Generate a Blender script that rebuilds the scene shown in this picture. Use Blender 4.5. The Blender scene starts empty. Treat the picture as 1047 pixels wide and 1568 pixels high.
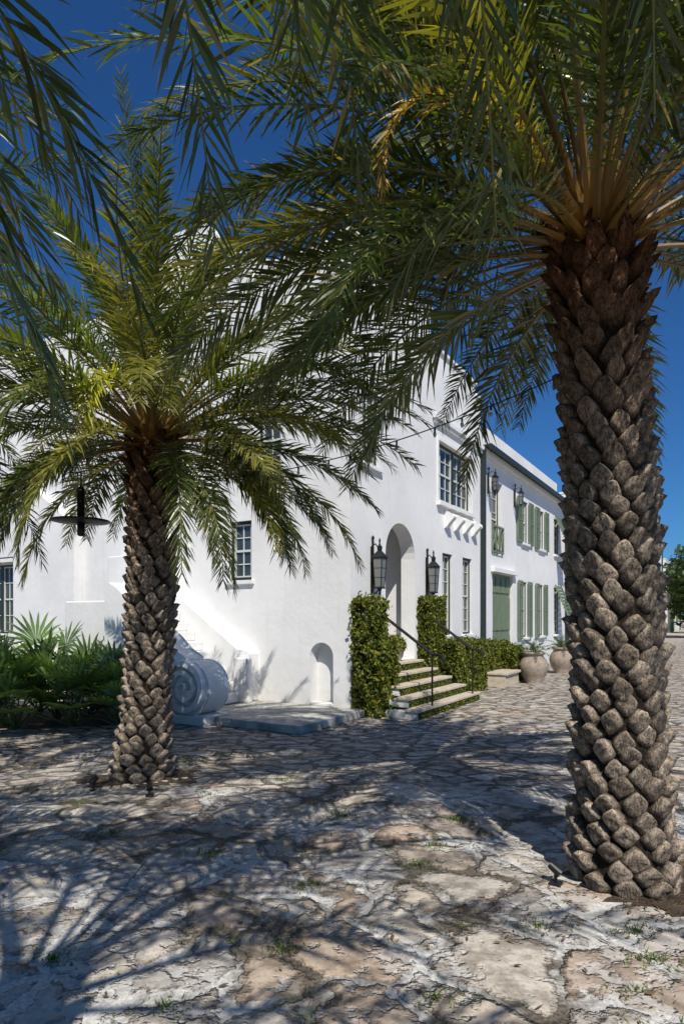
import bpy, math, random
import numpy as np
from mathutils import Vector, Matrix
random.seed(7)
rng = np.random.default_rng(11)
scene = bpy.context.scene
col = scene.collection
R = math.radians

# ------------------------------------------------------------------ helpers
def obj_from(name, verts, faces, mat=None, smooth=False, parent=None, colors=None):
    me = bpy.data.meshes.new(name)
    me.from_pydata([tuple(v) for v in verts], [], [tuple(f) for f in faces])
    if colors is not None:
        a = me.color_attributes.new("tint", 'FLOAT_COLOR', 'POINT')
        c = np.ones((len(verts), 4), dtype=np.float32); c[:, :3] = np.asarray(colors)[:, :3]
        a.data.foreach_set("color", c.ravel())
    me.update()
    if smooth:
        me.polygons.foreach_set("use_smooth", [True]*len(me.polygons))
    o = bpy.data.objects.new(name, me)
    col.objects.link(o)
    if mat: me.materials.append(mat)
    if parent: o.parent = parent
    return o

def empty(name, loc=(0,0,0), rz=0.0):
    e = bpy.data.objects.new(name, None)
    e.location = loc; e.rotation_euler = (0,0,rz)
    col.objects.link(e)
    return e

class MB:
    def __init__(s): s.v=[]; s.f=[]; s.c=[]
    def add(s, vs, fs, c=None):
        o=len(s.v); s.v += [tuple(x) for x in vs]; s.f += [tuple(i+o for i in f) for f in fs]
        if c is not None: s.c += [c]*len(vs)
    def box(s, x0,x1,y0,y1,z0,z1, c=None):
        vs=[(x0,y0,z0),(x1,y0,z0),(x1,y1,z0),(x0,y1,z0),(x0,y0,z1),(x1,y0,z1),(x1,y1,z1),(x0,y1,z1)]
        s.add(vs,[(0,3,2,1),(4,5,6,7),(0,1,5,4),(1,2,6,5),(2,3,7,6),(3,0,4,7)],c)
    def fbox(s, fr, a0,a1,z0,z1,d0,d1):
        if fr=='R': s.box(a0,a1,d0,d1,z0,z1)
        else: s.box(d0,d1,a0,a1,z0,z1)
    def prism(s, pts, axis, c0, c1):
        n=len(pts)
        def P(p,c):
            if axis=='x': return (c,p[0],p[1])
            if axis=='y': return (p[0],c,p[1])
            return (p[0],p[1],c)
        vs=[P(p,c0) for p in pts]+[P(p,c1) for p in pts]
        fs=[tuple(range(n)), tuple(range(2*n-1,n-1,-1))]
        fs+=[(i,(i+1)%n,(i+1)%n+n,i+n) for i in range(n)]
        s.add(vs,fs)
    def tube(s, pts, r, n=8, c=None, caps=True):
        pts=[Vector(p) for p in pts]; m=len(pts)
        rs = r if isinstance(r,(list,tuple)) else [r]*m
        vs=[]; fs=[]
        for i,p in enumerate(pts):
            t=(pts[min(i+1,m-1)]-pts[max(i-1,0)]).normalized()
            up=Vector((0,0,1)) if abs(t.z)<.9 else Vector((1,0,0))
            a=t.cross(up).normalized(); b=a.cross(t)
            for k in range(n):
                an=2*math.pi*k/n
                vs.append(p+(a*math.cos(an)+b*math.sin(an))*rs[i])
        for i in range(m-1):
            for k in range(n):
                fs.append((i*n+k,i*n+(k+1)%n,(i+1)*n+(k+1)%n,(i+1)*n+k))
        if caps:
            fs.append(tuple(range(n))); fs.append(tuple(range(m*n-1,(m-1)*n-1,-1)))
        s.add(vs,fs,c)
    def lathe(s, prof, cx,cy,cz=0, n=28, c=None):
        vs=[];fs=[];m=len(prof)
        for r,z in prof:
            for k in range(n):
                an=2*math.pi*k/n
                vs.append((cx+r*math.cos(an),cy+r*math.sin(an),cz+z))
        for i in range(m-1):
            for k in range(n):
                fs.append((i*n+k,i*n+(k+1)%n,(i+1)*n+(k+1)%n,(i+1)*n+k))
        fs.append(tuple(range(n))); fs.append(tuple(range((m-1)*n,m*n)))
        s.add(vs,fs,c)
    def obj(s,name,mat,parent=None,smooth=False,bevel=0):
        o=obj_from(name,s.v,s.f,mat,smooth,parent,s.c if s.c else None)
        if bevel:
            m=o.modifiers.new("bevel",'BEVEL'); m.width=bevel; m.segments=2; m.limit_method='ANGLE'
        return o

# ------------------------------------------------------------------ node helpers
class NT:
    def __init__(s,name):
        s.m=bpy.data.materials.new(name); s.m.use_nodes=True
        s.t=s.m.node_tree; s.t.nodes.clear()
        s.out=s.n('ShaderNodeOutputMaterial')
    def n(s,t,**k):
        nd=s.t.nodes.new(t)
        for a,b in k.items(): setattr(nd,a,b)
        return nd
    def l(s,a,b): s.t.links.new(a,b)
    def set(s,sock,v):
        if isinstance(v,bpy.types.NodeSocket): s.l(v,sock)
        elif isinstance(v,tuple) and len(v)==3 and sock.type=='RGBA': sock.default_value=(*v,1)
        else: sock.default_value=v
    def math(s,op,a,b=0.0,c=None,clamp=False):
        nd=s.n('ShaderNodeMath',operation=op); nd.use_clamp=clamp
        s.set(nd.inputs[0],a); s.set(nd.inputs[1],b)
        if c is not None: s.set(nd.inputs[2],c)
        return nd.outputs[0]
    def smooth(s,v,a,b,o0=0.0,o1=1.0):
        nd=s.n('ShaderNodeMapRange'); nd.interpolation_type='SMOOTHSTEP'
        s.set(nd.inputs[0],v); s.set(nd.inputs[1],a); s.set(nd.inputs[2],b); s.set(nd.inputs[3],o0); s.set(nd.inputs[4],o1)
        return nd.outputs[0]
    def mix(s,f,a,b,mode='MIX'):
        nd=s.n('ShaderNodeMix',data_type='RGBA'); nd.blend_type=mode
        s.set(nd.inputs[0],f); s.set(nd.inputs[6],a); s.set(nd.inputs[7],b)
        return nd.outputs[2]
    def noise(s,vec,scale,detail=4,rough=.55,dist=0):
        nd=s.n('ShaderNodeTexNoise'); 
        if vec is not None: s.l(vec,nd.inputs['Vector'])
        nd.inputs['Scale'].default_value=scale; nd.inputs['Detail'].default_value=detail
        nd.inputs['Roughness'].default_value=rough; nd.inputs['Distortion'].default_value=dist
        return nd
    def ramp(s,v,stops):
        nd=s.n('ShaderNodeValToRGB'); e=nd.color_ramp.elements
        while len(e)<len(stops): e.new(.5)
        for i,(p,c) in enumerate(stops): e[i].position=p; e[i].color=(*c,1)
        s.l(v,nd.inputs[0]); return nd.outputs[0]
    def pos(s): return s.n('ShaderNodeNewGeometry').outputs['Position']
    def bump(s,h,strength,dist):
        nd=s.n('ShaderNodeBump'); nd.inputs['Strength'].default_value=strength; nd.inputs['Distance'].default_value=dist
        s.l(h,nd.inputs['Height']); return nd.outputs[0]
    def principled(s,color,rough=.8,normal=None,spec=.3,metal=0.0,connect=True):
        p=s.n('ShaderNodeBsdfPrincipled'); s.set(p.inputs['Base Color'],color); s.set(p.inputs['Roughness'],rough)
        p.inputs['Specular IOR Level'].default_value=spec; p.inputs['Metallic'].default_value=metal
        if normal: s.l(normal,p.inputs['Normal'])
        if connect: s.l(p.outputs[0],s.out.inputs[0])
        return p

def simple(name,c,rough=.7,noise_amt=.25,scale=8,bump=.3,bdist=.01,spec=.3,metal=0.0):
    t=NT(name); p=t.pos(); n=t.noise(p,scale,3)
    f=t.smooth(n.outputs[0],.3,.7)
    d=tuple(x*(1-noise_amt) for x in c)
    cc=t.mix(f,d,c)
    n2=t.noise(p,scale*9,2)
    t.principled(cc,rough,t.bump(n2.outputs[0],bump,bdist),spec,metal)
    return t.m

def stucco(name,base=(.80,.795,.785)):
    t=NT(name); p=t.pos()
    n=t.noise(p,.8,4,.6); n2=t.noise(p,7,4,.6)
    sep=t.n('ShaderNodeSeparateXYZ'); t.l(p,sep.inputs[0])
    f=t.smooth(n.outputs[0],.35,.68)
    c=t.mix(f,tuple(x*.91 for x in base),base)
    low=t.smooth(t.math('ADD',sep.outputs[2],t.math('MULTIPLY',n2.outputs[0],.6)),.25,.95,1.0,0.0)
    c=t.mix(t.math('MULTIPLY',low,.40),c,(.46,.43,.38))
    st=t.n('ShaderNodeMapping'); st.inputs['Scale'].default_value=(3,3,.22); t.l(p,st.inputs[0])
    ns=t.noise(st.outputs[0],2.2,3,.65)
    c=t.mix(t.smooth(ns.outputs[0],.55,.8,0,.20),c,(.5,.5,.48))
    t.principled(c,.9,t.bump(n2.outputs[0],.28,.022),.15)
    return t.m
M_STUCCO=stucco('white_stucco')
M_TRIM=simple('painted_trim',(.80,.80,.78),.6,.06,5,.05,.003)
M_MUNTIN=simple('muntin_paint',(.62,.64,.60),.5,.06,5,.05,.003)
M_DARKFRAME=simple('dark_frame_paint',(.025,.035,.032),.4,.2,5,.05,.003)
M_METAL=simple('black_iron',(.018,.018,.018),.45,.3,10,.1,.003,.5,.3)
M_GREEN=simple('sage_green_paint',(.17,.22,.14),.55,.15,4,.1,.004)
M_STEP=simple('limestone_tread',(.58,.50,.38),.8,.25,9,.4,.008)
M_PLANTER=simple('clay_planter',(.36,.29,.23),.8,.3,12,.3,.006)
M_SLAB=simple('slab_stone',(.52,.50,.45),.85,.5,5,.6,.012)
M_SOIL=simple('soil',(.16,.11,.075),.95,.6,9,1.0,.05)
def glassmat():
    t=NT('window_glass'); p=t.pos(); n=t.noise(p,1.3,2)
    c=t.mix(t.smooth(n.outputs[0],.35,.65),(.012,.016,.018),(.05,.06,.065))
    t.principled(c,.04,t.bump(n.outputs[0],.08,.03),.9); return t.m
M_GLASS=glassmat()
t=NT('lantern_glass'); t.principled((.16,.16,.15),.1,None,.8); M_LGLASS=t.m

def leafmat(name,trans=.3,rough=.42,spec=.45):
    t=NT(name); a=t.n('ShaderNodeAttribute'); a.attribute_name='tint'
    c=a.outputs[0]
    p=t.principled(c,rough,None,spec,connect=False)
    tr=t.n('ShaderNodeBsdfTranslucent'); t.set(tr.inputs[0],t.mix(1.0,c,(1.9,1.9,.5),'MULTIPLY'))
    m=t.n('ShaderNodeMixShader'); m.inputs[0].default_value=trans
    t.l(p.outputs[0],m.inputs[1]); t.l(tr.outputs[0],m.inputs[2]); t.l(m.outputs[0],t.out.inputs[0])
    return t.m
M_LEAF=leafmat('palm_leaf',.30,.32,.65)
M_HEDGE=leafmat('hedge_leaf',.25,.5,.35)
def barkmat():
    t=NT('palm_bark'); a=t.n('ShaderNodeAttribute'); a.attribute_name='tint'
    p=t.pos(); n=t.noise(p,30,5,.75); mp=t.n('ShaderNodeMapping'); mp.inputs['Scale'].default_value=(60,60,9); t.l(p,mp.inputs[0])
    n2=t.noise(mp.outputs[0],1.6,3,.7)
    f=t.smooth(t.math('ADD',t.math('MULTIPLY',n.outputs[0],.5),t.math('MULTIPLY',n2.outputs[0],.5)),.38,.62)
    c=t.mix(f,t.mix(1.0,a.outputs[0],(.35,.32,.30),'MULTIPLY'),t.mix(1.0,a.outputs[0],(1.4,1.36,1.3),'MULTIPLY'))
    h=t.math('ADD',n.outputs[0],n2.outputs[0])
    t.principled(c,.9,t.bump(h,1.0,.022),.15); return t.m
M_BARK=barkmat()

# ------------------------------------------------------------------ ground
def groundmat():
    t=NT('flagstone_paving'); p=t.pos()
    sep=t.n('ShaderNodeSeparateXYZ'); t.l(p,sep.inputs[0]); X,Y=sep.outputs[0],sep.outputs[1]
    def vm(op,a,b):
        v=t.n('ShaderNodeVectorMath',operation=op); t.set(v.inputs[0],a); t.set(v.inputs[1],b); return v.outputs[0]
    nA=t.noise(p,1.6,1); nB=t.noise(p,9,3,.6)
    off=vm('ADD',vm('MULTIPLY',vm('SUBTRACT',nA.outputs['Color'],(.5,.5,.5)),(.55,.55,0)),vm('MULTIPLY',vm('SUBTRACT',nB.outputs['Color'],(.5,.5,.5)),(.11,.11,0)))
    w=vm('ADD',p,off)
    def vor(vec,sc,feat,rnd=1.0):
        v=t.n('ShaderNodeTexVoronoi',feature=feat,voronoi_dimensions='2D'); v.inputs['Scale'].default_value=sc
        v.inputs['Randomness'].default_value=rnd; t.l(vec,v.inputs['Vector']); return v
    m=t.smooth(t.math('ADD',Y,t.math('MULTIPLY',nA.outputs[0],1.5)),6.2,6.9)
    mp=t.n('ShaderNodeMapping'); mp.inputs['Rotation'].default_value=(0,0,R(-28)); mp.inputs['Scale'].default_value=(1.2,2.3,1); t.l(w,mp.inputs[0])
    vv=t.n('ShaderNodeMix',data_type='VECTOR'); 
    mst=t.math('GREATER_THAN',m,.5)
    t.l(mst,vv.inputs[0]); t.l(w,vv.inputs[4]); t.l(mp.outputs[0],vv.inputs[5]); vec=vv.outputs[1]
    e=vor(vec,2.25,'DISTANCE_TO_EDGE').outputs['Distance']; cc=vor(vec,2.25,'F1').outputs['Color']
    nsd=t.noise(p,1.0,4,.62); ng=t.noise(p,6,5,.68); nf=t.noise(p,48,3,.7)
    th=t.smooth(ng.outputs[0],.36,.66,.012,.10)
    ee=t.math('SUBTRACT',e,th)
    stone=t.smooth(ee,.0,.030)
    dome=t.smooth(ee,.0,.12)
    cs=t.n('ShaderNodeSeparateColor'); t.l(cc,cs.inputs[0])
    sc=t.ramp(cs.outputs[0],[(0.0,(.45,.36,.28)),(.2,(.50,.46,.40)),(.4,(.38,.36,.34)),(.6,(.56,.51,.44)),(.8,(.35,.31,.28)),(1.0,(.49,.38,.29))])
    sc=t.mix(t.smooth(ng.outputs[0],.36,.64),t.mix(1.0,sc,(1.15,1.14,1.12),'MULTIPLY'),t.mix(1.0,sc,(.60,.57,.54),'MULTIPLY'))
    sc=t.mix(t.smooth(nf.outputs[0],.5,.75,0,.5),sc,(.14,.12,.10))
    sc=t.mix(dome,t.mix(1.0,sc,(.66,.63,.60),'MULTIPLY'),sc)
    sand=t.mix(t.smooth(nf.outputs[0],.3,.7),(.44,.425,.40),(.74,.72,.69))
    dirt=t.mix(t.smooth(nf.outputs[0],.3,.7),(.05,.043,.034),(.20,.17,.13))
    moss=t.smooth(t.noise(p,2.7,3).outputs[0],.58,.66)
    dirt=t.mix(t.math('MULTIPLY',moss,.75),dirt,(.08,.11,.03))
    inv=t.math('SUBTRACT',1.0,t.math('MULTIPLY',m,.9))
    sandiness=t.math('MULTIPLY',t.smooth(nsd.outputs[0],.43,.56),inv)
    joint=t.mix(t.math('MULTIPLY',sandiness,.8),dirt,sand)
    c=t.mix(stone,joint,sc)
    ovn=t.math('ADD',t.math('MULTIPLY',nsd.outputs[0],.68),t.math('MULTIPLY',nB.outputs[0],.44))
    ov=t.math('MULTIPLY',t.smooth(ovn,.56,.63),inv)
    low=t.math('SUBTRACT',1.0,t.math('MULTIPLY',dome,.42))
    ovf=t.math('MULTIPLY',t.math('MULTIPLY',ov,.95),low)
    c=t.mix(ovf,c,sand)
    far=t.smooth(Y,30,55); c=t.mix(far,c,(.48,.42,.35))
    body=t.math('MULTIPLY',t.math('ADD',t.math('MULTIPLY',stone,.6),t.math('MULTIPLY',dome,.6)),t.math('ADD',.7,t.math('MULTIPLY',cs.outputs[1],.7)))
    body=t.math('MULTIPLY',body,t.math('SUBTRACT',1.0,t.math('MULTIPLY',ov,.5)))
    h=t.math('ADD',body,t.math('SUBTRACT',t.math('MULTIPLY',nf.outputs[0],.28),t.math('MULTIPLY',ng.outputs[0],1.0)))
    t.principled(c,.88,t.bump(h,1.0,.040),.2)
    return t.m
bm=MB(); bm.add([(-400,-60,0),(400,-60,0),(400,700,0),(-400,700,0)],[(0,1,2,3)])
ground=bm.obj('ground',groundmat())

def patch(name,cx,cy,rx,ry,z,mat,n=90,amp=.3):
    vs=[(cx,cy,z+.02)]; ph=[rng.uniform(0,6.28) for _ in range(5)]
    for k in range(n):
        a=2*math.pi*k/n; r=1+amp*(math.sin(2*a+ph[0])*.4+math.sin(3*a+ph[1])*.35+math.sin(7*a+ph[2])*.3+math.sin(13*a+ph[3])*.25+math.sin(23*a)*.2+rng.normal(0,.12))
        vs.append((cx+rx*r*math.cos(a),cy+ry*r*math.sin(a),z))
    return obj_from(name,vs,[(0,1+k,1+(k+1)%n) for k in range(n)],mat,True)
patch('soil_bed',-2.0,6.2,.50,.42,.005,M_SOIL)
patch('soil_bed',2.15,3.70,.72,.42,.005,M_SOIL)
patch('soil_bed',-5.4,9.9,2.6,.95,.005,M_SOIL,60,.08)

# ------------------------------------------------------------------ palms
def trunk(mb, base, top, r0, r1, flare, nring, nper, seed):
    rg=np.random.default_rng(seed)
    base=Vector(base); top=Vector(top); H=(top-base).length
    def cen(s): 
        p=base.lerp(top,s); p.x+=.03*math.sin(s*3.1); return p
    def rad(s): return (r0+(r1-r0)*s)+flare*math.exp(-s*H/.28)
    n=22; m=30; vs=[];fs=[]
    for i in range(m):
        s=i/(m-1); c=cen(s); r=rad(s)*.90
        for k in range(n):
            a=2*math.pi*k/n; vs.append((c.x+r*math.cos(a),c.y+r*math.sin(a),c.z-.02))
    for i in range(m-1):
        for k in range(n): fs.append((i*n+k,i*n+(k+1)%n,(i+1)*n+(k+1)%n,(i+1)*n+k))
    fs.append(tuple(range((m-1)*n,m*n)))
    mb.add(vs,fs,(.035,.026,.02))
    ang8=[2*math.pi*k/12 for k in range(12)]
    for i in range(nring):
        s=(i+.3)/nring
        for j in range(nper):
            th=2*math.pi*(j+.5*(i%2))/nper+ .10*i + rg.normal(0,.05)
            ss=min(max(s+rg.normal(0,.14)/nring,0),1)
            c=cen(ss); r=rad(ss)*.90
            w=math.pi*r/nper*rg.uniform(.84,1.02); h=H/nring*rg.uniform(.74,.94)
            up=max(0,(ss-.7)/.3)**1.5
            pr=(.056+.05*up)*rg.uniform(.6,1.35)
            er=Vector((math.cos(th),math.sin(th),0)); et=Vector((-math.sin(th),math.cos(th),0)); ez=Vector((0,0,1))
            roll=rg.normal(0,.13)
            t1=et*math.cos(roll)+ez*math.sin(roll); z1=ez*math.cos(roll)-et*math.sin(roll)
            o=c+er*r
            g=rg.uniform(.6,1.25)
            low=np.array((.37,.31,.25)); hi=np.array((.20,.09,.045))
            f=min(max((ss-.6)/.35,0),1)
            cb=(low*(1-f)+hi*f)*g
            vs=[];cs=[]
            lift=.014+.09*up
            jit=rg.normal(0,.05,12)
            def sq(a,e=1.35):
                ca,sa=math.cos(a),math.sin(a)
                return (abs(ca)**e*(1 if ca>0 else -1), abs(sa)**e*(1 if sa>0 else -1))
            for q_,a in enumerate(ang8):
                x,y=sq(a,1.5); vs.append(o+t1*(x*w*1.05)+z1*(y*h*1.05)-er*.012); cs.append(cb*.13)  # outer rim darkened in the vertex colour, painting crevice shade between boots
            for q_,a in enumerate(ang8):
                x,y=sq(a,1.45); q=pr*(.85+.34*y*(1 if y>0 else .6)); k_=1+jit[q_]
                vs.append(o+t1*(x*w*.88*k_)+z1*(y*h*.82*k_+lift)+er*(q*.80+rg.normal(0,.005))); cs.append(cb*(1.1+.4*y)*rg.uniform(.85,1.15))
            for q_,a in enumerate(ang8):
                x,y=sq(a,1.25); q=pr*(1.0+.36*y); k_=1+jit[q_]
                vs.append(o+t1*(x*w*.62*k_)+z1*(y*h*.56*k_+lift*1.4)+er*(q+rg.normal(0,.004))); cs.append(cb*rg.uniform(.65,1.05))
            vs.append(o+z1*lift*1.5+er*pr*.82); cs.append(cb*.7)
            K=12; fs=[]
            for q in range(2):
                for k in range(K): fs.append((q*K+k,q*K+(k+1)%K,(q+1)*K+(k+1)%K,(q+1)*K+k))
            for k in range(K): fs.append((2*K+k,2*K+(k+1)%K,3*K))
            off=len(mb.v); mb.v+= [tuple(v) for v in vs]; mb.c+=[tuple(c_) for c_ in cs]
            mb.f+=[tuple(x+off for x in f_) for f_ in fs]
    return cen(1.0)

class LeafMesh:
    def __init__(s): s.V=[];s.F=[];s.C=[];s.n=0
    def add(s,V,F,C):
        s.V.append(V); s.F+= [tuple(i+s.n for i in f) for f in F]
        s.C.append(C); s.n+=len(V)
    def obj(s,name,mat,parent=None):
        return obj_from(name,np.vstack(s.V),s.F,mat,False,parent,np.vstack(s.C))

def frond(lm, origin, az, el0, L, bend, rg, nl=66, ll=.36, tint=(.06,.10,.025), twist=0.0, azc=0.0, wid=.026, power=1.25, bare=.16, petiole=(.30,.20,.06), thick=1.0):
    K=24; s=np.linspace(0,1,K)
    el=el0-bend*s**power; azs=az+azc*s
    T=np.stack([np.cos(el)*np.cos(azs),np.cos(el)*np.sin(azs),np.sin(el)],1)
    P=np.zeros((K,3)); P[1:]=np.cumsum((T[1:]+T[:-1])*.5*(L/(K-1)),0); P+=np.array(origin)
    S=np.stack([-np.sin(azs),np.cos(azs),0*azs],1)
    N=np.stack([-np.sin(el)*np.cos(azs),-np.sin(el)*np.sin(azs),np.cos(el)],1)
    tw=twist*s; ct,st=np.cos(tw)[:,None],np.sin(tw)[:,None]
    S2=S*ct+N*st; N2=N*ct-S*st; S,N=S2,N2
    r=(.003+.012*(1-s)**1.2+.030*np.exp(-s*22))*thick
    V=[]
    for k in range(5):
        a=2*math.pi*k/5
        V.append(P+S*(np.cos(a)*r*1.25)[:,None]+N*(np.sin(a)*r*.8)[:,None])
    V=np.stack(V,1).reshape(-1,3)
    pc=np.array(petiole)[None,:]*np.ones((K,1)); g=np.array((.16,.17,.045))[None,:]
    f=np.clip((s-.12)/.3,0,1)[:,None]; cc=pc*(1-f)+g*f
    C=np.repeat(cc,5,0)
    F=[]
    for i in range(K-1):
        for k in range(5): F.append((i*5+k,i*5+(k+1)%5,(i+1)*5+(k+1)%5,(i+1)*5+k))
    lm.add(V,F,C)
    for side in (-1,1):
        q=np.linspace(bare,.995,nl)+rg.normal(0,.004,nl); q=np.clip(q,0,1)
        ip=lambda A: np.stack([np.interp(q,s,A[:,j]) for j in range(3)],1)
        p,t_,s_,n_=ip(P),ip(T),ip(S),ip(N)
        prof=np.clip((q-bare)/.18,.25,1)*(1-.60*np.clip((q-.45)/.55,0,1)**1.4)
        l=ll*prof*rg.uniform(.8,1.12,nl)
        al=np.radians(58-28*q)+rg.normal(0,.10,nl)
        be=np.radians(rg.choice([-25,12,42],nl)*(1-.5*q)+6)+rg.normal(0,.12,nl)
        d=t_*np.cos(al)[:,None]+(s_*side*np.cos(be)[:,None]+n_*np.sin(be)[:,None])*np.sin(al)[:,None]
        d/=np.linalg.norm(d,axis=1)[:,None]
        w=t_-d*np.sum(t_*d,1)[:,None]; w+=n_*rg.normal(0,.35,(nl,1)); w-=d*np.sum(w*d,1)[:,None]; w/=np.linalg.norm(w,axis=1)[:,None]
        wd=(wid*rg.uniform(.75,1.15,nl)*np.clip(prof*1.2,.5,1))[:,None]
        droop=np.array([[0,0,-1.]])*(l*rg.uniform(.05,.30,nl))[:,None]
        m1=p+d*(l*.30)[:,None]+droop*.05; m2=p+d*(l*.68)[:,None]+droop*.35; tp=p+d*l[:,None]+droop
        V=np.stack([p-w*wd*.2,p+w*wd*.2,m1+w*wd*.5,m1-w*wd*.5,m2+w*wd*.36,m2-w*wd*.36,tp],1).reshape(-1,3)
        idx=np.arange(nl)*7
        F=[]
        for i in idx: F+=[(i,i+1,i+2,i+3),(i+3,i+2,i+4,i+5),(i+5,i+4,i+6)]
        c=np.array(tint)[None,:]*rg.uniform(.7,1.4,(nl,1))
        dead=rg.random(nl)<.05; c[dead]=np.array((.28,.22,.09))
        c7=np.repeat(c,7,0).reshape(nl,7,3); c7[:,6]=c7[:,6]*1.1+np.array((.06,.045,.008)); 
        lm.add(V,F,c7.reshape(-1,3))

def crown(lm, origin, n, Lm, seed, el_hi=84, el_lo=-28, ll=.36, az0=0.0, nl=66, wid=.026, rad=.1, droop=1.0, skip=None):
    rg=np.random.default_rng(seed)
    for i in range(n):
        f=(i+.5)/n
        az=az0+i*2.39996+rg.normal(0,.14)
        el=R(el_hi+(el_lo-el_hi)*f**.9)+rg.normal(0,.09)
        L=Lm*(.76+.38*math.sin(math.pi*min(f*.85+.12,1)))*rg.uniform(.86,1.1)
        bend=R((30+48*f**.7*rg.uniform(.7,1.3))*droop)
        tint=np.array((.074,.102,.024))*rg.uniform(.6,1.4)
        if f<.25: tint=tint*1.25+np.array((.025,.03,0))
        r_=rg.random()
        if r_<.18: tint=np.array((.19,.185,.035))*rg.uniform(.8,1.1)
        elif r_<.205 and f>.8: tint=np.array((.26,.18,.07))
        if skip and skip(az%(2*math.pi),el): continue
        o=np.array(origin)+np.array([math.cos(az)*rad,math.sin(az)*rad,.26*(1-f)-.10])
        frond(lm,o,az,el,L,bend,rg,nl=nl,ll=ll,tint=tint,twist=rg.normal(0,.6),azc=rg.normal(0,.25),wid=wid,
              petiole=np.array((.30,.18,.05))*rg.uniform(.6,1.1))

def palm(base,top,r0,r1,flare,nring,nper,nf,Lm,seed,extra=None,**kw):
    e=empty('date_palm_tree',(0,0,0))
    mb=MB(); c=trunk(mb,base,top,r0,r1,flare,nring,nper,seed)
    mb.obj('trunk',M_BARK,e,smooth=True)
    lm=LeafMesh(); o=(c.x,c.y,c.z+.05)
    crown(lm,o,nf,Lm,seed+1,**kw)
    if extra: extra(lm,o)
    lm.obj('fronds',M_LEAF,e)
    return e

def ex_left(lm,o):
    rg=np.random.default_rng(5); o2=(o[0]-.03,o[1]-.15,o[2]+.15)
    frond(lm,o2,R(-104),R(50),1.35,R(160),rg,nl=80,ll=.30,tint=(.40,.40,.05),wid=.024)
    frond(lm,o2,R(-60),R(50),1.5,R(140),rg,nl=80,ll=.30,tint=(.18,.19,.04),wid=.022)
    frond(lm,o,R(-85),R(72),2.9,R(16),rg,nl=90,ll=.30,tint=(.10,.135,.035),wid=.020)
    frond(lm,o,R(30),R(80),3.0,R(14),rg,nl=90,ll=.30,tint=(.13,.15,.04),wid=.020)
    for a,e_,L,b,c in ((5,42,2.8,62,(.16,.17,.04)),(-12,25,2.7,58,(.08,.10,.03)),(-5,5,2.4,50,(.07,.09,.03)),(12,12,2.5,60,(.07,.09,.03)),(-30,35,2.6,75,(.10,.12,.03)),(180,20,2.6,60,(.07,.09,.03)),(195,35,2.6,75,(.15,.15,.035)),(170,0,2.3,48,(.07,.09,.03)),(-70,28,2.0,80,(.14,.15,.03)),(-120,25,2.0,80,(.07,.09,.03)),(20,28,2.8,66,(.08,.10,.03)),(-20,50,2.7,80,(.14,.15,.035)),(0,-8,2.0,45,(.06,.08,.025)),(188,-8,2.0,45,(.06,.08,.025)),(-45,10,2.0,62,(.07,.09,.03))):
        frond(lm,o,R(a),R(e_),L,R(b),rg,nl=95,ll=.32,tint=c,wid=.020)
def ex_right(lm,o):
    rg=np.random.default_rng(6); k=dict(nl=112,ll=.36,wid=.020)
    frond(lm,o,R(172),R(20),3.15,R(54),rg,tint=(.18,.18,.045),**k)
    frond(lm,o,R(187),R(2),2.2,R(48),rg,tint=(.07,.10,.03),**k)
    frond(lm,o,R(178),R(44),3.3,R(72),rg,tint=(.07,.10,.028),**k)
    frond(lm,o,R(162),R(26),3.3,R(62),rg,tint=(.07,.10,.028),**k)
    frond(lm,o,R(167),R(36),3.3,R(66),rg,tint=(.12,.14,.028),**k)
    frond(lm,o,R(150),R(12),2.7,R(52),rg,tint=(.065,.09,.028),**k)
    frond(lm,o,R(140),R(22),2.6,R(60),rg,tint=(.065,.09,.028),**k)
    frond(lm,o,R(205),R(48),2.6,R(66),rg,tint=(.07,.10,.028),**k)
    frond(lm,o,R(185),R(60),3.2,R(80),rg,tint=(.07,.10,.028),**k)
    frond(lm,(o[0],o[1],o[2]+.05),R(213),R(30),2.1,R(135),rg,tint=(.46,.30,.06),nl=90,ll=.20,wid=.020,power=2.0,petiole=(.4,.25,.06))
def ex_near_left(lm,o):
    rg=np.random.default_rng(16); k=dict(nl=96,ll=.42,wid=.025)
    for a,e_,L,b in ((43,-2,3.8,72),(50,8,3.6,72),(38,6,3.8,76),(60,4,3.3,70),(33,-4,3.4,64),(56,18,3.7,70),(66,14,3.6,62),(28,18,3.9,78),(47,-12,3.3,60)):
        frond(lm,o,R(a),R(e_),L,R(b),rg,tint=np.array((.055,.082,.026))*rg.uniform(.8,1.4),twist=rg.normal(0,.4),**k)
def ex_near_mid(lm,o):
    rg=np.random.default_rng(17); k=dict(nl=96,ll=.42,wid=.025)
    for a,e_,L,b in ((86,8,4.1,74),(78,10,4.2,66),(70,4,4.2,60),(62,10,4.2,62),(54,6,4.2,60),(73,20,4.3,64),(58,22,4.3,66),(82,20,4.3,72),(66,28,4.4,66)):
        frond(lm,o,R(a),R(e_),L,R(b),rg,tint=np.array((.052,.076,.022))*rg.uniform(.8,1.4),twist=rg.normal(0,.4),**k)

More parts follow.
